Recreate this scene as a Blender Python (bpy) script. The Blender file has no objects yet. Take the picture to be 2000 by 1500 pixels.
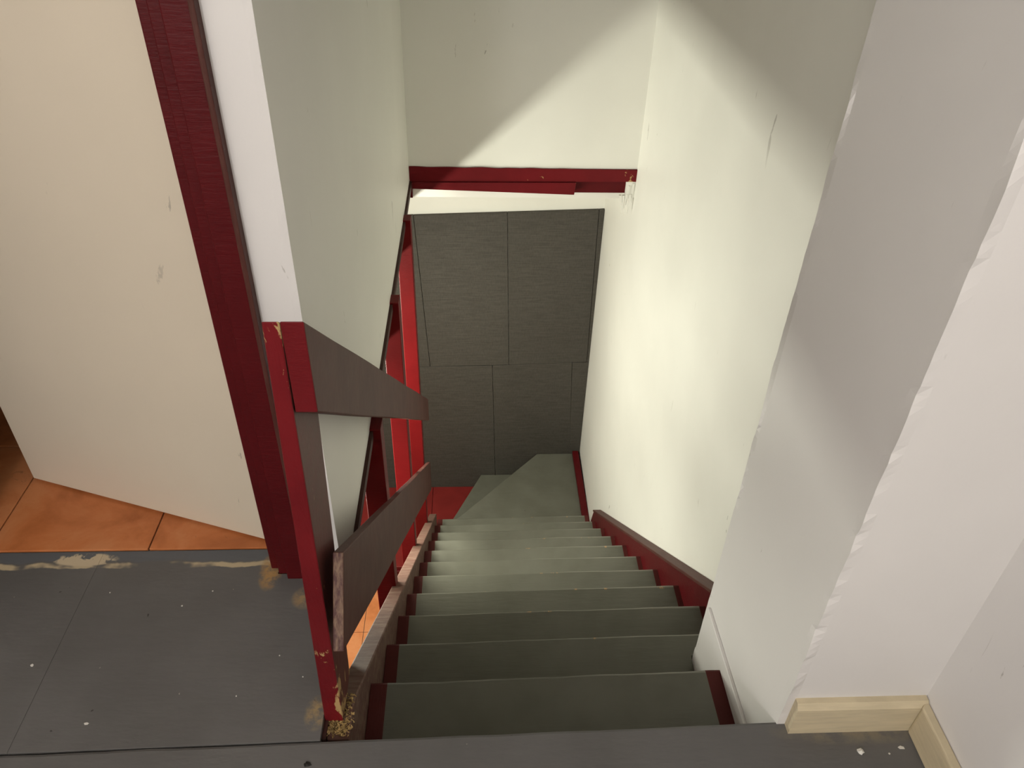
import bpy, bmesh, math, random
from mathutils import Vector, Matrix, noise
random.seed(7)
D = bpy.data; SC = bpy.context.scene; COL = SC.collection
S = 1.1                                  # model units -> metres

# ------------------------------------------------------------------ camera
PITCH, YAW, ROLL, CAM_H, FPX = 36.9774, 3.4904, 1.8777, 1.2812, 1531.32
a, b, c = (math.radians(v) for v in (PITCH, YAW, ROLL))
fw = Vector((math.sin(b)*math.cos(a), math.cos(b)*math.cos(a), -math.sin(a)))
rt = Vector((math.cos(b), -math.sin(b), 0)); up = rt.cross(fw)
r2 = rt*math.cos(c)+up*math.sin(c); u2 = -rt*math.sin(c)+up*math.cos(c)
cd = D.cameras.new('camera'); cam = D.objects.new('camera', cd); COL.objects.link(cam)
cam.matrix_world = Matrix(((r2.x, u2.x, -fw.x, 0), (r2.y, u2.y, -fw.y, 0), (r2.z, u2.z, -fw.z, CAM_H*S), (0, 0, 0, 1)))
cd.sensor_fit = 'HORIZONTAL'; cd.sensor_width = 36; cd.lens = FPX/2000*36; cd.clip_start = .02
SC.camera = cam
# ------------------------------------------------------------------ world, lamps, exposure
w = D.worlds.new('world'); SC.world = w; w.use_nodes = True
w.node_tree.nodes['Background'].inputs[0].default_value = (.9, .9, 1, 1)
w.node_tree.nodes['Background'].inputs[1].default_value = .02
SC.view_settings.view_transform = 'Standard'; SC.view_settings.look = 'None'
SC.view_settings.gamma = 1; SC.view_settings.exposure = 0; SC.view_settings.use_curve_mapping = False
def lamp(name, loc, watts, col, rad):
    l = D.lights.new(name, 'POINT'); l.energy = watts; l.color = col; l.shadow_soft_size = rad
    o = D.objects.new(name, l); COL.objects.link(o); o.location = Vector(loc)*S; return o
def tube(name, loc, watts, col, w_, l_, aim):
    l = D.lights.new(name, 'AREA'); l.shape = 'RECTANGLE'; l.size = w_*S; l.size_y = l_*S; l.energy = watts; l.color = col
    o = D.objects.new(name, l); COL.objects.link(o); o.location = Vector(loc)*S
    z = -Vector(aim).normalized(); y = Vector((0, 1, 0)); x = y.cross(z)
    o.matrix_world = Matrix(((x.x, y.x, z.x, loc[0]*S), (x.y, y.y, z.y, loc[1]*S), (x.z, y.z, z.z, loc[2]*S), (0, 0, 0, 1))); return o
lamp('landing_ceiling_lamp', (-.70, -1.42, 1.5), 62, (1, .96, .95), .12)
# fluorescent batten in the lower room, lying along the stairs; one lamp for each side of its reflector
tube('lower_room_batten', (-.78, 2.3, -.62), 45, (1, 1, .85), .05, 1.7, (1, 0, .35))
tube('lower_room_batten_down', (-.80, 2.4, -.64), 50, (1, 1, .85), .05, 1.6, (.15, 0, -1))

# ------------------------------------------------------------------ materials
def ramp(nt, src, stops):
    r = nt.nodes.new('ShaderNodeValToRGB'); nt.links.new(src, r.inputs[0])
    e = r.color_ramp.elements
    e[0].position, e[0].color = stops[0][0], (*stops[0][1], 1)
    e[1].position, e[1].color = stops[-1][0], (*stops[-1][1], 1)
    for p_, c_ in stops[1:-1]:
        x = e.new(p_); x.color = (*c_, 1)
    return r.outputs[0]
def nz(nt, vec, scale, detail=4, rough=.55, dist=0, stretch=None):
    n = nt.nodes.new('ShaderNodeTexNoise'); n.inputs['Scale'].default_value = scale
    n.inputs['Detail'].default_value = detail; n.inputs['Roughness'].default_value = rough; n.inputs['Distortion'].default_value = dist
    if stretch:
        m = nt.nodes.new('ShaderNodeMapping'); m.inputs['Scale'].default_value = stretch
        nt.links.new(vec, m.inputs[0]); vec = m.outputs[0]
    nt.links.new(vec, n.inputs['Vector']); return n.outputs['Fac']
def mth(nt, op, x, y=None, clamp=False):
    m = nt.nodes.new('ShaderNodeMath'); m.operation = op; m.use_clamp = clamp
    for i, v in enumerate((x, y)):
        if v is None: continue
        if isinstance(v, (int, float)): m.inputs[i].default_value = v
        else: nt.links.new(v, m.inputs[i])
    return m.outputs[0]
def mixc(nt, fac, A, B, mode='MIX'):
    m = nt.nodes.new('ShaderNodeMix'); m.data_type = 'RGBA'; m.blend_type = mode
    for sock, v in ((m.inputs['Factor'], fac), (m.inputs[6], A), (m.inputs[7], B)):
        if isinstance(v, (int, float)): sock.default_value = v
        elif isinstance(v, tuple): sock.default_value = (*v, 1)
        else: nt.links.new(v, sock)
    return m.outputs[2]
def step(nt, v, lo, hi):
    m = nt.nodes.new('ShaderNodeMapRange'); m.inputs[1].default_value = lo; m.inputs[2].default_value = hi
    m.interpolation_type = 'SMOOTHSTEP'; nt.links.new(v, m.inputs[0]); return m.outputs[0]
def base(name, rough, spec=.3):
    m = D.materials.new(name); m.use_nodes = True; nt = m.node_tree; bs = nt.nodes['Principled BSDF']
    bs.inputs['Roughness'].default_value = rough; bs.inputs['Specular IOR Level'].default_value = spec
    tc = nt.nodes.new('ShaderNodeTexCoord'); return m, nt, bs, tc.outputs['Object']
def bump(nt, bs, h, strength, dist=.003):
    bp = nt.nodes.new('ShaderNodeBump'); bp.inputs['Strength'].default_value = strength; bp.inputs['Distance'].default_value = dist
    nt.links.new(h, bp.inputs['Height']); nt.links.new(bp.outputs[0], bs.inputs['Normal'])
def sep(nt, vec):
    s_ = nt.nodes.new('ShaderNodeSeparateXYZ'); nt.links.new(vec, s_.inputs[0]); return s_.outputs
def wall_mat(name, col, rough=.5, marks=True):
    m, nt, bs, oc = base(name, rough)
    n1 = nz(nt, oc, 2.2, 3); n2 = nz(nt, oc, 26, 6, .6)
    cc = mixc(nt, step(nt, n1, .35, .7), tuple(v*.965 for v in col), col)
    if marks:                            # small vertical scuffs and nicks in the plaster
        sc = nz(nt, oc, 9, 5, .6, .6, (2.6, 2.6, .7)); m2 = nz(nt, oc, 3, 2)
        msk = mth(nt, 'MULTIPLY', step(nt, sc, .675, .71), step(nt, m2, .48, .6))
        cc = mixc(nt, mth(nt, 'MULTIPLY', msk, .55), cc, (.22, .2, .16))
    nt.links.new(cc, bs.inputs['Base Color'])
    wv = nz(nt, oc, 5, 3, .5, 0, (1, 1, 1.2))
    bump(nt, bs, mth(nt, 'ADD', mth(nt, 'MULTIPLY', n2, .5), mth(nt, 'MULTIPLY', wv, 1.2)), .2, .005)
    return m
def paint_mat(name, col, rough=.4, chip=(.42, .27, .12), lo=.66, hi=.69, grain=(1, 1, 6), dust=None, dustamt=.4, var=.8):
    m, nt, bs, oc = base(name, rough, .14)
    n1 = nz(nt, oc, 6, 4)
    cc = mixc(nt, step(nt, n1, .3, .7), tuple(v*var for v in col), col)
    if dust:
        g = nz(nt, oc, 14, 6, .65, 0, grain)
        cc = mixc(nt, mth(nt, 'MULTIPLY', step(nt, g, .38, .72), dustamt), cc, dust)
    ch = nz(nt, oc, 17, 6, .62, .4); rg = nz(nt, oc, 3.1, 2)
    k = mth(nt, 'ADD', ch, mth(nt, 'MULTIPLY', mth(nt, 'SUBTRACT', rg, .5), .5))
    cc = mixc(nt, step(nt, k, lo, hi), cc, chip)
    nt.links.new(cc, bs.inputs['Base Color'])
    bump(nt, bs, nz(nt, oc, 30, 5, .6, 0, grain), .3, .003)
    return m
M = {}
M['wall'] = wall_mat('white_plaster', (.82, .81, .75))
M['wall_cool'] = wall_mat('landing_plaster', (.755, .735, .72))
M['wall_plain'] = wall_mat('plain_plaster', (.82, .80, .75), marks=False)
M['red'] = paint_mat('dark_red_paint', (.092, .006, .008), .38, lo=.80, hi=.82)
M['red_worn'] = paint_mat('worn_red_paint', (.14, .009, .012), .38, lo=.70, hi=.72)
M['red_bright'] = paint_mat('red_post_paint', (.135, .006, .007), .42, chip=(.5, .36, .30), lo=.735, hi=.75)
M['brown'] = paint_mat('dusty_brown_paint', (.085, .029, .023), .5, chip=(.3, .2, .16), lo=.75, hi=.77, grain=(8, 1, 1), dust=(.112, .052, .040), dustamt=.5)
M['dusty'] = paint_mat('dusty_stringer_paint', (.12, .06, .046), .6, chip=(.4, .28, .15), lo=.82, hi=.85, grain=(1, 3, 3), dust=(.20, .138, .105), dustamt=.75)
M['edge_brown'] = paint_mat('dark_brown_edge', (.06, .025, .02), .5, lo=.8, hi=.83)
def tread_mat():
    m, nt, bs, oc = base('grey_green_tread_paint', .42)
    x, y, z = sep(nt, oc)
    n1 = nz(nt, oc, 5, 4)
    cc = mixc(nt, step(nt, n1, .3, .7), (.104, .103, .080), (.130, .129, .104))
    spots = nz(nt, oc, 23, 3, .5, .3)
    cc = mixc(nt, mth(nt, 'MULTIPLY', step(nt, spots, .735, .755), .75), cc, (.03, .027, .024))
    # worn nosing: bare wood chips, plus a pale highlight painted along the front edge
    edge = step(nt, y, -.010, -.002)
    oi = nt.nodes.new('ShaderNodeObjectInfo'); va = nt.nodes.new('ShaderNodeVectorMath'); va.operation = 'MULTIPLY_ADD'
    nt.links.new(oi.outputs['Location'], va.inputs[0]); va.inputs[1].default_value = (3, 17, 29); nt.links.new(oc, va.inputs[2])
    ch = nz(nt, va.outputs[0], 11, 5, .6, .4, (1, .3, .3))
    chv = mth(nt, 'ADD', ch, mth(nt, 'MULTIPLY', mth(nt, 'SUBTRACT', oi.outputs['Random'], .5), .12))
    cc = mixc(nt, mth(nt, 'MULTIPLY', edge, step(nt, chv, .625, .65)), cc, (.42, .24, .10))
    cc = mixc(nt, mth(nt, 'MULTIPLY', step(nt, y, -.004, -.001), .35), cc, (.34, .33, .28))
    nt.links.new(cc, bs.inputs['Base Color'])
    bump(nt, bs, nz(nt, oc, 22, 5, .6, 0, (.4, 3, 3)), .35, .003)
    return m
def newel_mat():
    m, nt, bs, oc = base('scuffed_newel_paint', .4, .14)
    x, y, z = sep(nt, oc); n1 = nz(nt, oc, 7, 4)
    cc = mixc(nt, step(nt, n1, .3, .7), (.115, .007, .010), (.155, .010, .013))
    # the stair side of the post is a duller, uneven brown
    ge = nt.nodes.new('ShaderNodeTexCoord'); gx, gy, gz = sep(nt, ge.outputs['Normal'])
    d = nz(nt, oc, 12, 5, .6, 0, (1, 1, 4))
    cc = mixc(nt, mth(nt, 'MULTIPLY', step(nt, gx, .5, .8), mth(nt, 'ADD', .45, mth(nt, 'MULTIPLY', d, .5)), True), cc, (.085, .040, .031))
    ch = nz(nt, oc, 20, 6, .65, .5, (1, 1, .45))
    low = mth(nt, 'SUBTRACT', 1, step(nt, z, .02, .30)); top = step(nt, z, .83, .90)
    k = mth(nt, 'ADD', ch, mth(nt, 'ADD', mth(nt, 'MULTIPLY', low, .10), mth(nt, 'MULTIPLY', top, .10)))
    cc = mixc(nt, step(nt, k, .655, .68), cc, (.40, .27, .12))
    nt.links.new(cc, bs.inputs['Base Color']); bump(nt, bs, nz(nt, oc, 30, 5, .6, 0, (6, 6, 1)), .3, .003); return m
M['newel'] = newel_mat()
M['tread'] = tread_mat()
def floor_mat():
    m, nt, bs, oc = base('grey_landing_paint', .45)
    x, y, z = sep(nt, oc)                # object origin = world origin, metres
    n1 = nz(nt, oc, 3.5, 5)
    cc = mixc(nt, step(nt, n1, .3, .7), (.112, .108, .104), (.138, .134, .130))
    sp = nz(nt, oc, 34, 3, .5, .4); cc = mixc(nt, mth(nt, 'MULTIPLY', step(nt, sp, .745, .76), .8), cc, (.025, .022, .02))
    sp2 = nz(nt, oc, 41, 3, .5, .8); cc = mixc(nt, mth(nt, 'MULTIPLY', step(nt, sp2, .765, .78), .8), cc, (.45, .42, .36))
    def blob(cx, cy, rx, ry, colr, amt, sc=26, gate=(.35, .62)):
        nonlocal cc
        dx = mth(nt, 'DIVIDE', mth(nt, 'SUBTRACT', x, cx*S), rx*S); dy = mth(nt, 'DIVIDE', mth(nt, 'SUBTRACT', y, cy*S), ry*S)
        d = mth(nt, 'ADD', mth(nt, 'MULTIPLY', dx, dx), mth(nt, 'MULTIPLY', dy, dy))
        f = mth(nt, 'SUBTRACT', 1, d, True); nn = step(nt, nz(nt, oc, sc, 5, .65), *gate)
        cc = mixc(nt, mth(nt, 'MULTIPLY', mth(nt, 'MULTIPLY', f, nn), amt, True), cc, colr)
    # peeled band along the threshold, yellowish putty showing
    yy = mth(nt, 'ADD', y, mth(nt, 'MULTIPLY', mth(nt, 'SUBTRACT', nz(nt, oc, 12, 4), .5), .03))
    line = mth(nt, 'MULTIPLY', step(nt, yy, 1.082*S, 1.086*S), mth(nt, 'SUBTRACT', 1, step(nt, yy, 1.094*S, 1.099*S)))
    cc = mixc(nt, mth(nt, 'MULTIPLY', line, step(nt, nz(nt, oc, 5, 4), .46, .52)), cc, (.50, .41, .27))
    cc = mixc(nt, mth(nt, 'MULTIPLY', step(nt, yy, 1.098*S, 1.103*S), .75), cc, (.115, .125, .14))
    blob(-.80, 1.105, .07, .018, (.55, .46, .32), 3, 14, (.42, .5))
    blob(-.415, 1.07, .026, .055, (.42, .25, .10), 1.6)
    blob(-.335, 1.0, .028, .03, (.36, .25, .13), 1.3)
    blob(-.275, .755, .022, .035, (.36, .26, .13), 1.1, 40)
    blob(.66, .70, .16, .03, (.22, .19, .14), 1.0)
    nt.links.new(cc, bs.inputs['Base Color'])
    bump(nt, bs, nz(nt, oc, 24, 6, .6, 0, (.6, 2, 1)), .3, .003)
    return m
M['floor'] = floor_mat()
def tile_mat():
    m, nt, bs, oc = base('terracotta_tile', .35)
    oi = nt.nodes.new('ShaderNodeObjectInfo')
    v = nt.nodes.new('ShaderNodeVectorMath'); v.operation = 'ADD'; nt.links.new(oc, v.inputs[0]); nt.links.new(oi.outputs['Location'], v.inputs[1])
    n1 = nz(nt, v.outputs[0], 5.5, 6, .6, .5)
    cc = ramp(nt, n1, [(.3, (.36, .11, .034)), (.48, (.56, .19, .066)), (.6, (.62, .245, .10)), (.72, (.48, .15, .048))])
    vein = nz(nt, v.outputs[0], 13, 6, .65, 1.2)
    cc = mixc(nt, mth(nt, 'MULTIPLY', step(nt, vein, .64, .72), .5), cc, (.16, .06, .03))
    nt.links.new(cc, bs.inputs['Base Color']); bump(nt, bs, n1, .15, .004); return m
M['tile'] = tile_mat()
def panel_mat():
    m, nt, bs, oc = base('dark_grey_woven_panel', .62)
    h = nz(nt, oc, 30, 5, .65, 0, (.35, 1, 5)); v = nz(nt, oc, 70, 3, .6, 0, (3, 1, .6))
    f = mth(nt, 'ADD', mth(nt, 'MULTIPLY', h, .6), mth(nt, 'MULTIPLY', v, .4))
    cc = ramp(nt, f, [(.36, (.050, .045, .038)), (.64, (.080, .073, .062))])
    big = nz(nt, oc, 9, 6, .7, .6)
    cc = mixc(nt, mth(nt, 'MULTIPLY', step(nt, big, .70, .76), .35), cc, (.25, .24, .22))
    nt.links.new(cc, bs.inputs['Base Color']); bump(nt, bs, f, .45, .003); return m
M['panel'] = panel_mat()
def flat_mat(name, col, rough=.5, var=.85, sc=8, stretch=(1, 1, 1)):
    m, nt, bs, oc = base(name, rough); n1 = nz(nt, oc, sc, 5, .6, .2, stretch)
    nt.links.new(mixc(nt, step(nt, n1, .3, .7), tuple(v*var for v in col), col), bs.inputs['Base Color'])
    bump(nt, bs, n1, .2, .003); return m
M['door'] = wall_mat('cream_door_paint', (.70, .62, .50), .4)
M['door_edge'] = flat_mat('grey_door_edge', (.36, .32, .28))
M['pine'] = flat_mat('pale_pine_skirting', (.63, .54, .37), .5, .84, 9, (1, 1, 9))
M['grout'] = flat_mat('dark_grout', (.10, .085, .07), .8)
M['dark'] = flat_mat('dark_joint', (.02, .018, .016), .8)
M['wood'] = flat_mat('bare_wood', (.50, .37, .18), .7, .6, 30, (1, 1, 5))
M['tread_end'] = paint_mat('brown_red_tread_end', (.085, .018, .016), .5, chip=(.35, .22, .1), lo=.82, hi=.84, grain=(6, 1, 1))
M['sawdust'] = flat_mat('sawdust', (.46, .31, .12), .9, .35, 60)
M['white'] = flat_mat('white_filler', (.75, .73, .68), .7)
M['plat'] = paint_mat('red_platform_paint', (.19, .02, .018), .4, lo=.8, hi=.83)
M['grain'] = None
def endgrain():
    m, nt, bs, oc = base('sawn_end_grain', .6)
    n1 = nz(nt, oc, 40, 4, .6, .3, (3, 1, 1)); cc = ramp(nt, n1, [(.40, (.065, .024, .022)), (.66, (.20, .125, .08))])
    nt.links.new(cc, bs.inputs['Base Color']); bump(nt, bs, n1, .5, .003); return m
M['grain'] = endgrain()

# ------------------------------------------------------------------ mesh helpers (all coordinates in model units)
def link(name, bm, mats, parent=None, origin=None, bevel=0, label=None, cat=None, group=None, kind=None, smooth=False):
    """one mesh object; vertices given in model units, origin at `origin` (default base centre)"""
    bmesh.ops.recalc_face_normals(bm, faces=bm.faces)
    if origin is None:
        xs = [v.co for v in bm.verts]
        origin = Vector(((min(v.x for v in xs)+max(v.x for v in xs))/2, (min(v.y for v in xs)+max(v.y for v in xs))/2, min(v.z for v in xs)))
    origin = Vector(origin)
    for v in bm.verts: v.co = (v.co-origin)*S
    me = D.meshes.new(name); bm.to_mesh(me); bm.free()
    for m in (mats if isinstance(mats, (list, tuple)) else [mats]): me.materials.append(M[m])
    if smooth:
        for p_ in me.polygons: p_.use_smooth = True
    o = D.objects.new(name, me); COL.objects.link(o)
    if parent: o.parent = parent; o.location = origin*S-parent_world(parent)
    else: o.location = origin*S
    if bevel:
        md = o.modifiers.new('bevel', 'BEVEL'); md.width = bevel*S; md.segments = 2; md.limit_method = 'ANGLE'; md.angle_limit = math.radians(40)
    tag(o, label, cat, group, kind); return o
def parent_world(o):
    v = Vector(o.location)
    while o.parent: o = o.parent; v = v+Vector(o.location)
    return v
def tag(o, label=None, cat=None, group=None, kind=None):
    for k, v in (('label', label), ('category', cat), ('group', group), ('kind', kind)):
        if v: o[k] = v
    return o
def empty(name, loc, label=None, cat=None, group=None, kind=None):
    o = D.objects.new(name, None); COL.objects.link(o); o.location = Vector(loc)*S; o.empty_display_size = .1
    return tag(o, label, cat, group, kind)
def prism(poly, z0, z1, bm=None, mi=0):
    bm = bm or bmesh.new()
    lo = [bm.verts.new((x, y, z0)) for x, y in poly]; hi = [bm.verts.new((x, y, z1)) for x, y in poly]
    fs = [bm.faces.new(lo), bm.faces.new(hi)]
    n = len(poly)
    for i in range(n): fs.append(bm.faces.new((lo[i], lo[(i+1) % n], hi[(i+1) % n], hi[i])))
    for f in fs: f.material_index = mi
    return bm
def box(x0, x1, y0, y1, z0, z1, bm=None, mi=0):
    return prism([(x0, y0), (x1, y0), (x1, y1), (x0, y1)], z0, z1, bm, mi)
def hexa(pts, bm=None, mi=0):
    """8 points: bottom loop then top loop"""
    bm = bm or bmesh.new(); v = [bm.verts.new(q) for q in pts]
    for f in ((0, 1, 2, 3), (4, 5, 6, 7), (0, 1, 5, 4), (1, 2, 6, 5), (2, 3, 7, 6), (3, 0, 4, 7)):
        bm.faces.new([v[i] for i in f]).material_index = mi
    return bm
def side_prism(poly_yz, x0, x1, bm=None, mi=0, x0b=None, x1b=None, ya=0, yb=1):
    """profile in (y,z) extruded in x; optional second x pair reached at y=yb (slightly skewed boards)"""
    bm = bm or bmesh.new()
    def X(xa, xb, y): return xa if xb is None else xa+(xb-xa)*(y-ya)/(yb-ya)
    A = [bm.verts.new((X(x0, x0b, y), y, z)) for y, z in poly_yz]; B = [bm.verts.new((X(x1, x1b, y), y, z)) for y, z in poly_yz]
    fs = [bm.faces.new(A), bm.faces.new(B)]; n = len(A)
    for i in range(n): fs.append(bm.faces.new((A[i], A[(i+1) % n], B[(i+1) % n], B[i])))
    for f in fs: f.material_index = mi
    return bm
def jag_column(poly, z0, z1, rough, nseg=70, seed=0):
    """vertical wall block whose listed corners {index: amplitude} wander like hand-trowelled plaster"""
    bm = bmesh.new(); rows = []
    cx = sum(p_[0] for p_ in poly)/len(poly); cy = sum(p_[1] for p_ in poly)/len(poly)
    for j in range(nseg+1):
        z = z0+(z1-z0)*j/nseg; row = []
        for i, (x, y) in enumerate(poly):
            am = rough.get(i, 0)
            if am:
                n = noise.noise((i*9.1+seed, z*4, 0))*.7+noise.noise((i*5.3+seed, z*13, 3))*.8+noise.noise((i*3.3+seed, z*37, 6))*.5
                y += am*n; x += am*.35*n*(1 if x < cx else -1)
            row.append(bm.verts.new((x, y, z)))
        rows.append(row)
    n = len(poly)
    bm.faces.new(rows[0]); bm.faces.new(rows[-1])
    for j in range(nseg):
        for i in range(n): bm.faces.new((rows[j][i], rows[j][(i+1) % n], rows[j+1][(i+1) % n], rows[j+1][i]))
    return bm
ST = 'structure'
# ------------------------------------------------------------------ key measures (model units)
RISE, RUN, Y0, SK = .19, .2242, .7096, .0183
XC, YD, YF, XR, XP, Y1, YP, XL4, YG = -.2703, 1.0625, 3.2033, .7019, .524, 1.0921, .713, .7653, 3.95
ZC, ZL, YB = 2.15, -2.72, -1.8        # upper ceiling, lower floor, wall behind the camera
def nose(k, x=0): return Y0+k*RUN+SK*x

# ------------------------------------------------------------------ shell
def end_face(bm):
    for f in bm.faces:
        if all(v.co.y < YD+.006 for v in f.verts): f.material_index = 1
    return bm
link('wall_left', end_face(jag_column([(XC-.10, YD), (XC-.012, YD), (XC, YD), (XC, YD+.012), (XC, YF), (XC-.10, YF)], -.048, ZC, {2: .003})), ['wall', 'wall_cool'], kind=ST,
     label='pale plaster side wall of the stairwell beside the red door frame')
bm = box(-1.3, -1.045, YD, YD+.07, 0, ZC); box(-1.045, XC-.1, YD, YD+.07, 1.86, ZC, bm)
link('wall_front', bm, 'wall_cool', kind=ST, label='plaster wall around the doorway')
link('wall_back', box(XC-.1, XR+.1, YF, YF+.1, .012, ZC), 'wall', kind=ST, label='upper end wall of the stairwell above the red beam')
link('wall_right', prism([(XR, Y1-.05), (XR, YF), (XR+.014, YG+.1), (XR+.12, YG+.1), (XR+.12, Y1-.05)], ZL, ZC), 'wall', kind=ST, label='bright cream right wall of the stairwell')
link('wall_pier', jag_column([(XP, YP), (XP+.016, YP), (XL4+.02, YP), (XL4+.02, Y1), (XP+.016, Y1), (XP, Y1), (XP, Y1-.016), (XP, YP+.016)], -.46, ZC, {0: .011, 5: .016}, 170, 4), 'wall_cool', kind=ST,
     label='grey plaster pier with ragged edges at the head of the stairs')
link('wall_right_landing', box(XL4, XL4+.1, YB, YP+.02, -.03, ZC), 'wall_cool', kind=ST, label='plaster wall on the far right of the landing')
link('wall_rear', box(-1.4, XL4+.1, YB-.1, YB, 0, ZC), 'wall_plain', kind=ST)
link('wall_landing_left', box(-1.4, -1.3, YB, YD, 0, ZC), 'wall_plain', kind=ST)
link('ceiling', box(-2.6, XR+.2, YB-.1, YG+.1, ZC, ZC+.08), 'wall_plain', kind=ST)
# room behind the door
link('wall_room_left', box(-2.6, -2.5, YD, YF, 0, ZC), 'wall_plain', kind=ST)
link('wall_room_back', box(-2.5, XC-.1, YF, YF+.1, 0, ZC), 'wall_plain', kind=ST)
# lower storey
lower = link('wall_lower_back', box(-3.2, XR+.1, YG+.006, YG+.1, ZL, -.06), 'wall', kind=ST, label='lower end wall, white above dark grey boards')
link('wall_lower_left', box(-3.3, -3.2, YB, YG, ZL, -.06), 'wall_plain', kind=ST)
link('wall_lower_rear', box(-3.2, XR+.1, YB-.1, YB, ZL, -.06), 'wall_plain', kind=ST)
link('wall_lower_right', box(XR, XR+.1, YB, Y1-.05, ZL, -.06), 'wall_plain', kind=ST)
bm = box(-3.2, XC-.1, YB, YG, -.258, -.06); box(XC-.1, XR, YB, Y0-.03, -.258, -.06, bm); box(XC-.1, XR, YF+.09, YG, -.16, -.06, bm)
link('ceiling_lower', bm, 'wall_plain', kind=ST)

# ------------------------------------------------------------------ landing floor boards
fl = link('floor', box(-1.3, XC-.14, YB, YD+.06, -.058, -.031), 'dark', kind=ST, origin=(0, 0, 0), label='grey painted landing floor of broad boards')
def wavy_front(x0, x1, yfun, z0, z1, n=40, amp=.0022, seed=0, back=None, mi=None):
    """board with a slightly wavy, rounded front nosing; back edge at y=back(x); mi(x)->material index"""
    bm = bmesh.new(); rows = []; prof = [(-.006, 0), (-.0015, -.002), (0, -.007)]
    for i in range(n+1):
        x = x0+(x1-x0)*i/n; y = yfun(x)+amp*(noise.noise((x*6, seed*3.7, 0))+.5*noise.noise((x*19, seed*3.7, 2)))
        zz = .0012*noise.noise((x*5, seed*2.1, 8))
        ring = [bm.verts.new((x, back(x), z0)), bm.verts.new((x, back(x), z1))]
        ring += [bm.verts.new((x, y+dy, z1+dz+zz)) for dy, dz in prof] + [bm.verts.new((x, y-.002, z0))]
        rows.append(ring)
    m = len(rows[0])
    for i in range(n):
        xm = x0+(x1-x0)*(i+.5)/n
        for j in range(m):
            f = bm.faces.new((rows[i][j], rows[i+1][j], rows[i+1][(j+1) % m], rows[i][(j+1) % m])); f.material_index = mi(xm) if mi else 0
    bm.faces.new(rows[0]).material_index = mi(x0) if mi else 0; bm.faces.new(rows[-1]).material_index = mi(x1) if mi else 0
    return bm
bm = wavy_front(-1.3, XL4-.002, lambda x: Y0+SK*x-.001, -.03, 0, 60, .0018, 1, back=lambda x: YB)
link('floor_board', bm, 'floor', fl, origin=(0, 0, 0))
link('floor_board', prism([(-.7691, .6965), (-.2615, .7052), (-.2615, YD-.002), (-.4, YD-.002), (-.4, 1.126), (-.7691, 1.126)], -.03, -.001), 'floor', fl, origin=(0, 0, 0), bevel=.0005)
link('edge_board', box(-.2618, -.2540, Y0+.003, .79, -.25, -.012), 'edge_brown', fl, bevel=.001)
link('floor_board', prism([(-1.3, .6868), (-.7695, .6965), (-.7695, 1.126), (-1.3, 1.126)], -.03, -.0012), 'floor', fl, origin=(0, 0, 0), bevel=.0003)
# tiled floor of the room behind the door
ft = link('floor_tiled', box(-2.5, XC-.1, YD+.065, YF, -.05, -.004), 'grout', kind=ST, label='terracotta tiled floor of the room behind the door')
def tile_field(parent, x0, y0, nx, ny, sz, z, keep):
    bm = box(0.0015, sz-.0015, 0.0015, sz-.0015, 0, .008); first = None
    for i in range(nx):
        for j in range(ny):
            X, Y = x0+i*sz, y0+j*sz
            if not keep(X, Y): continue
            if first is None:
                o = link('tile', bm, 'tile', parent, origin=(0, 0, 0), bevel=.001); first = o
            else:
                o = first.copy(); COL.objects.link(o); o.parent = parent
            o.location = Vector((X, Y, z))*S-parent_world(parent)
tile_field(ft, -2.32, 1.128, 6, 6, .328, -.0065, lambda X, Y: X+.328 < XC-.05)
fl2 = link('floor_lower', box(-3.2, XR+.1, YB, YG+.05, ZL-.06, ZL-.006), 'grout', kind=ST, label='terracotta tiled floor of the lower storey')
tile_field(fl2, -2.3, 1.55, 9, 6, .328, ZL-.0075, lambda X, Y: X < .5)

# ------------------------------------------------------------------ skirting, trims
link('baseboard_back', side_prism([(YP-.018, 0), (YP, 0), (YP, .080), (YP-.010, .080), (YP-.018, .070)], .538, XL4-.002), 'pine', kind=ST,
     label='short pale pine skirting board at the foot of the pier')
bm = prism([(XL4-.017, YB), (XL4-.0005, YB), (XL4-.0005, YP-.002), (XL4-.017, YP-.021)], .0005, .076)
link('baseboard_right', bm, 'pine', kind=ST, bevel=.003, label='pale pine skirting board running along the right landing wall')
link('trim_1', box(XC-.004, XC+.009, YD+.03, YF-.002, -.072, -.047), 'edge_brown', kind=ST, label='thin brown wooden strip under the stairwell side wall')
link('trim_2', side_prism([(YP+.01, -.19), (Y1-.02, -.19), (Y1-.02, -.150), (YP+.01, -.138)], XP-.007, XP+.002), 'wall_cool', kind=ST, bevel=.003,
     label='narrow white strip at the base of the pier beside the top tread')

# ------------------------------------------------------------------ door and frame
df = empty('trim_3', (-.375, 1.1, 0), kind=ST, label='dark red stepped door frame on the landing')
link('casing', box(-.378, -.337, YD-.016, YD+.006, -.001, 1.95), 'red', df, bevel=.002)
link('casing_edge', box(-.3425, -.3345, YD-.019, YD+.004, -.001, 1.952), 'brown', df, bevel=.0015)
link('jamb', box(-.398, -.372, YD-.002, YD+.07, -.001, 1.95), 'red', df, bevel=.002)
link('stop', box(-.416, -.396, YD+.012, YD+.07, -.0015, 1.93), 'red', df, bevel=.002)
link('jamb', box(-1.06, -1.03, YD-.016, YD+.07, -.001, 1.95), 'red', df, bevel=.002)
link('head', box(-1.06, -.337, YD-.0155, YD+.07, 1.90, 1.951), 'red', df, bevel=.002)
hx, hy = -.421, 1.138; ang = math.atan2(.201, -.581); dl = .615; th = .032
ux, uy = math.cos(ang), math.sin(ang); nx_, ny_ = uy, -ux     # nx,ny points away from the camera side
if ny_ < 0: nx_, ny_ = -nx_, -ny_
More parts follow.
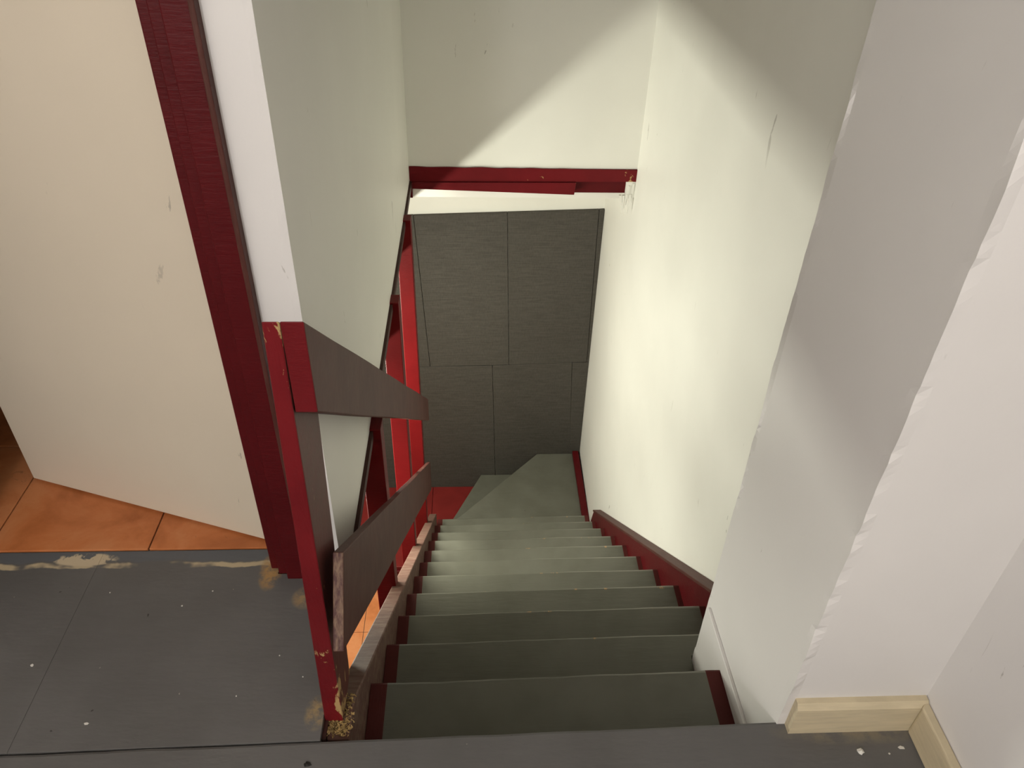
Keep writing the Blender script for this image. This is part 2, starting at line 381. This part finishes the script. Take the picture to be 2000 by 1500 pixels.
def dq(s_, t_): return (hx+ux*s_+nx_*t_, hy+uy*s_+ny_*t_)
dr = link('door_1', prism([dq(.004, 0), dq(dl, 0), dq(dl, th), dq(.004, th)], .008, 1.88), 'door', kind=ST, bevel=.002,
          label='plain cream door standing ajar into the tiled room')
link('door_edge', prism([dq(-.001, -.001), dq(.0045, -.001), dq(.0045, th), dq(-.001, th)], .008, 1.88), 'door_edge', dr)

# ------------------------------------------------------------------ end wall boards
def panel(poly):                          # polygon in (x,z)
    bm = bmesh.new(); A = [bm.verts.new((x, YG-.012, z)) for x, z in poly]; B = [bm.verts.new((x, YG+.008, z)) for x, z in poly]
    bm.faces.new(A); bm.faces.new(B); n = len(A)
    for i in range(n): bm.faces.new((A[i], A[(i+1) % n], B[(i+1) % n], B[i]))
    return link('panel', bm, 'panel', lower, bevel=.0015)
g = .0013
panel([(-.322+g, -.550), (.185-g, -.530), (.217-g, -1.540), (-.268+g, -1.552)])
panel([(.185+g, -.530), (.683-g, -.510), (.700-g, -1.520), (.217+g, -1.540)])
panel([(-.9, -.572), (-.322-g, -.550), (-.268-g, -1.552), (-.9, -1.57)])
panel([(-.9, -1.57-2*g), (-.268, -1.552-2*g), (.115-g, -1.546-2*g), (.150-g, -2.62), (-.9, -2.62)])
panel([(.115+g, -1.545-2*g), (.609-g, -1.523-2*g), (.650-g, -2.32), (.63, -2.6), (.150+g, -2.62)])
panel([(.683+g, -.510), (XR+.011, -.508), (XR+.011, -1.52), (.700+g, -1.520)])
panel([(.609+g, -1.526), (XR+.011, -1.524), (XR+.011, -2.40), (.650+g, -2.40)])

# ------------------------------------------------------------------ red beam under the upper end wall
be = empty('beam', (.2, YF, -.1), 'dark red painted beam under the upper end wall of the stairwell', 'beam')
bm = bmesh.new(); n = 50; rows = []
for i in range(n+1):
    x = XC+.001+(XR-.001-XC)*i/n; t = i/n
    zt = .016-.006*t+.003*noise.noise((x*14, 0, 0)); zb = -.050+.008*t
    rows.append([bm.verts.new(q) for q in ((x, YF-.006, zb), (x, YF-.006, zt), (x, YF+.1, zt), (x, YF+.1, zb))])
for i in range(n):
    for j in range(4): bm.faces.new((rows[i][j], rows[i+1][j], rows[i+1][(j+1) % 4], rows[i][(j+1) % 4]))
bm.faces.new(rows[0]); bm.faces.new(rows[-1])
link('top_board', bm, 'red_worn', be)
link('face_board', hexa([(XC+.004, YF-.016, -.078), (.437, YF-.016, -.100), (.437, YF+.01, -.100), (XC+.004, YF+.01, -.078),
                         (XC+.004, YF-.012, -.050), (.443, YF-.012, -.046), (.443, YF+.01, -.046), (XC+.004, YF+.01, -.050)]), 'red_worn', be, bevel=.002)
link('rear_board', box(.40, .668, YF+.02, YF+.09, -.105, -.046), 'red', be, bevel=.003)
link('end_block', box(XC+.001, XC+.012, YF-.018, YF+.02, -.118, -.05), 'red', be, bevel=.001)
link('wall_pocket', jag_column([(.662, YF-.004), (XR, YF-.004), (XR, YF+.09), (.668, YF+.09)], -.115, -.043, {0: .006}, 14, 8), 'wall', be)
for i, (x, z0, z1, lean) in enumerate([(.640, -.175, -.104, .016), (.655, -.19, -.104, .002), (.667, -.165, -.10, -.004), (.676, -.15, -.06, -.006), (.684, -.19, -.10, -.003), (.692, -.14, -.05, .002)]):
    link('splinter', hexa([(x+lean-.001, YF-.004, z0), (x+lean+.001, YF-.004, z0), (x+lean+.001, YF, z0), (x+lean-.001, YF, z0),
                           (x-.005, YF-.008, z1), (x+.005, YF-.008, z1), (x+.005, YF+.002, z1), (x-.005, YF+.002, z1)]), 'wall', be)

# ------------------------------------------------------------------ staircase
st = empty('staircase', (.25, Y0, ZL), 'steep grey painted stairs with red strings, winding left at the bottom', 'staircase')
XT0, XT1, GX0, GX1 = -.2135, .664, -.183, .646
for k in range(1, 12):
    x1 = XP-.004 if k == 1 else XT1
    gx1 = XP-.034 if k == 1 else GX1
    # column positions so that the paint border falls on a vertex row
    bm = wavy_front(XT0, x1, lambda x: nose(k, x), -k*RISE-.034, -k*RISE, 88, .0026 if k < 4 else .0016, k+3,
                    back=lambda x: nose(k-1, x)-.018, mi=lambda x: 0 if GX0 <= x <= gx1 else 1)
    if k == 2:                            # cut around the pier
        for v in bm.verts:
            if v.co.y < Y1+.012 and v.co.x > XP-.006: v.co.y = Y1+.012
    link('tread', bm, ['tread', 'tread_end'], st, origin=(.235, nose(k, .235), -k*RISE))
# winders (levels 12, 13) and the red bottom platform
NX, NY = -.29, 3.17
link('winder', prism([(NX, NY-.02), (XR-.03, NY-.02), (XR-.03, YG-.014), (.425, YG-.014)], -12*RISE-.034, -12*RISE), 'tread', st, bevel=.003, origin=(.3, YG, -12*RISE))
link('winder', prism([(NX-.01, NY), (.5, NY+.1), (.5, YG-.014), (.047, YG-.014)], -13*RISE-.034, -13*RISE), 'tread', st, bevel=.003, origin=(.3, YG, -13*RISE))
link('platform', box(-.283, .5, 3.23, YG-.014, ZL, -2.58), 'plat', st, bevel=.003)
link('platform', box(-1.2, -.285, 3.235, YG-.014, ZL, -2.581), 'plat', st, bevel=.003)
link('platform_skirting', box(-1.2, -.2, 3.215, 3.232, ZL, -2.60), 'red', st, bevel=.003)
# strings
def zs(y, off): return -(y-Y0)/RUN*RISE+off
Ye = 3.12
link('stringer', side_prism([(Y0+.004, -.016), (.79, -.018), (.80, zs(.80, .05)), (Ye, zs(Ye, .05)), (Ye, zs(Ye, -.26)), (Y0+.004, zs(Y0, -.26))], -.2535, -.2145), 'dusty', st, bevel=.003)
link('stringer', side_prism([(Y1+.014, zs(Y1+.014, .074)), (3.03, zs(3.03, .074)), (3.16, -12*RISE+.03), (YG-.02, -12*RISE+.03), (YG-.02, -12*RISE-.2), (3.16, -12*RISE-.2), (Y1+.014, zs(Y1, -.24))], .662, XR-.0005), 'red', st, bevel=.002)
link('stringer_cap', side_prism([(Y1+.014, zs(Y1+.014, .086)), (3.03, zs(3.03, .086)), (3.03, zs(3.03, .073)), (Y1+.014, zs(Y1+.014, .073))], .657, XR-.001), 'brown', st, bevel=.002)

# ------------------------------------------------------------------ railing
rl = empty('railing', (-.24, .8, -.02), 'worn red and brown board railing with tall red posts along the stairs', 'railing')
NF, NB = .747, .868
link('newel_post', hexa([(-.261, NF, -.016), (-.229, NF, -.016), (-.229, NB-.028, -.016), (-.261, NB-.028, -.016),
                         (-.236, NF, .806), (-.2155, NF, .806), (-.2155, NB, .706), (-.236, NB, .706)]), ['newel'], rl, bevel=.002)
def rail(name, ztop, h, ya, yb, xa, xb, t, perp, endmat):
    sl = .8357
    def zt(y): return ztop-(y-NF)*sl
    y3 = ya-h*.49 if perp else ya
    n = 14; bm = bmesh.new(); rows = []
    for q in range(n+1):                  # hand-planed board: edges wander a little
        f_ = q/n; yt = ya+(yb-ya)*f_; yl = y3+(yb-y3)*f_
        w1 = .0025*noise.noise((yt*3, h*9, 1)); w2 = .003*noise.noise((yt*3, h*9, 5)); ring = []
        for x_ in (0, t):
            pt = (xa+(xb-xa)*(yt-NF)/(2.85-NF)+x_, yt, zt(yt)+w1); pl = (xa+(xb-xa)*(yl-NF)/(2.85-NF)+x_, yl, zt(yl)-h+w2)
            ring += [bm.verts.new(pt), bm.verts.new(pl)]
        rows.append([ring[0], ring[1], ring[3], ring[2]])
    for q in range(n):
        for k_ in range(4): bm.faces.new((rows[q][k_], rows[q][(k_+1) % 4], rows[q+1][(k_+1) % 4], rows[q+1][k_]))
    bm.faces.new(rows[0]).material_index = 1; bm.faces.new(rows[-1])
    return link(name, bm, ['brown', endmat], rl, bevel=.0018)
rail('top_rail', .806, .130, NF-.001, 2.885, -.2155, -.240, .027, False, 'red_worn')
rail('lower_rail', .415, .185, .768, 2.83, -.2045, -.229, .0155, True, 'grain')
for i, y in enumerate((1.56, 2.19, 2.80)):
    zb = zs(y, .02)-.16
    link('baluster', box(-.300, -.2415, y, y+.055, zb, -.042), 'red_bright', rl, bevel=.0025)

# ------------------------------------------------------------------ crumbs and dust
def lump(name, cx, cy, cz, rx, ry, rz, mat, seed, **kw):
    bm = bmesh.new(); bmesh.ops.create_icosphere(bm, subdivisions=2, radius=1)
    for v in bm.verts:
        k = 1+.45*noise.noise(v.co*1.7+Vector((seed, 0, 0)))
        v.co = Vector((cx+v.co.x*rx*k, cy+v.co.y*ry*k, max(cz, cz+v.co.z*rz*k)))
    return link(name, bm, mat, **kw)
lump('crumb', .652, .66, 0, .006, .005, .005, 'white', 1, label='largest pale crumb of plaster on the floor before the pine skirting', cat='crumb')
lump('dirt_clump', -.275, .664, 0, .006, .004, .003, 'dark', 2, label='small black clump of dirt on the front floor board near the post', cat='dirt')
for i, (x, y, r_, L_) in enumerate([(.58, .625, .0022, 1), (.60, .60, .0016, 2), (.55, .63, .0014, 1), (.725, .665, .0035, 2), (.70, .655, .0018, 1), (.62, .585, .0016, 1),
        (.50, .60, .0015, 2), (-.66, .745, .0028, 2), (-.80, .86, .0030, 1), (-.36, .87, .0014, 1), (-.57, .985, .0018, 1), (-.31, .825, .0016, 1), (-.42, .79, .0016, 1), (-.52, 1.02, .0016, 1), (-.72, 1.02, .0015, 1)]):
    z = 0 if y < .70 else -.001
    bm = bmesh.new(); a0 = random.uniform(0, 6)
    pts = [(math.cos(a0+q*1.2566)*r_*L_*random.uniform(.7, 1.2), math.sin(a0+q*1.2566)*r_*random.uniform(.7, 1.2)) for q in range(5)]
    fg = dict(cat='paint flake', label='tiny pale flake on the front floor board near the pine skirting', group='flakes near the skirting') if x > 0 else \
        dict(cat='paint flake', label='tiny pale flake on the grey boards before the doorway', group='flakes before the doorway')
    link('paint_flake', prism([(x+px, y+py) for px, py in pts], z, z+.0008), 'white', **fg)
# loose sawdust where the post meets the string
bm = bmesh.new(); rd = random.Random(3)
def grain_at(x, y, z, r_):
    v = [bm.verts.new((x+rd.uniform(-r_, r_), y+rd.uniform(-r_, r_), z+rd.uniform(0, r_*1.2))) for _ in range(4)]
    for t_ in ((0, 1, 2), (0, 1, 3), (0, 2, 3), (1, 2, 3)): bm.faces.new([v[q] for q in t_])
for q in range(520):
    t_ = rd.random()
    if t_ < .55: x, y = rd.gauss(-.243, .010), rd.gauss(.735, .007)
    else: x, y = -.226+rd.gauss(0, .006), rd.uniform(.72, .80)
    if y < Y0+.006 or x > -.209 or x < -.262: continue
    grain_at(x, y, -.0165 if y < .79 else -.017, rd.uniform(.0015, .0040))
link('sawdust', bm, 'sawdust', kind='stuff', label='yellow sawdust gathered at the foot of the railing post', cat='sawdust')
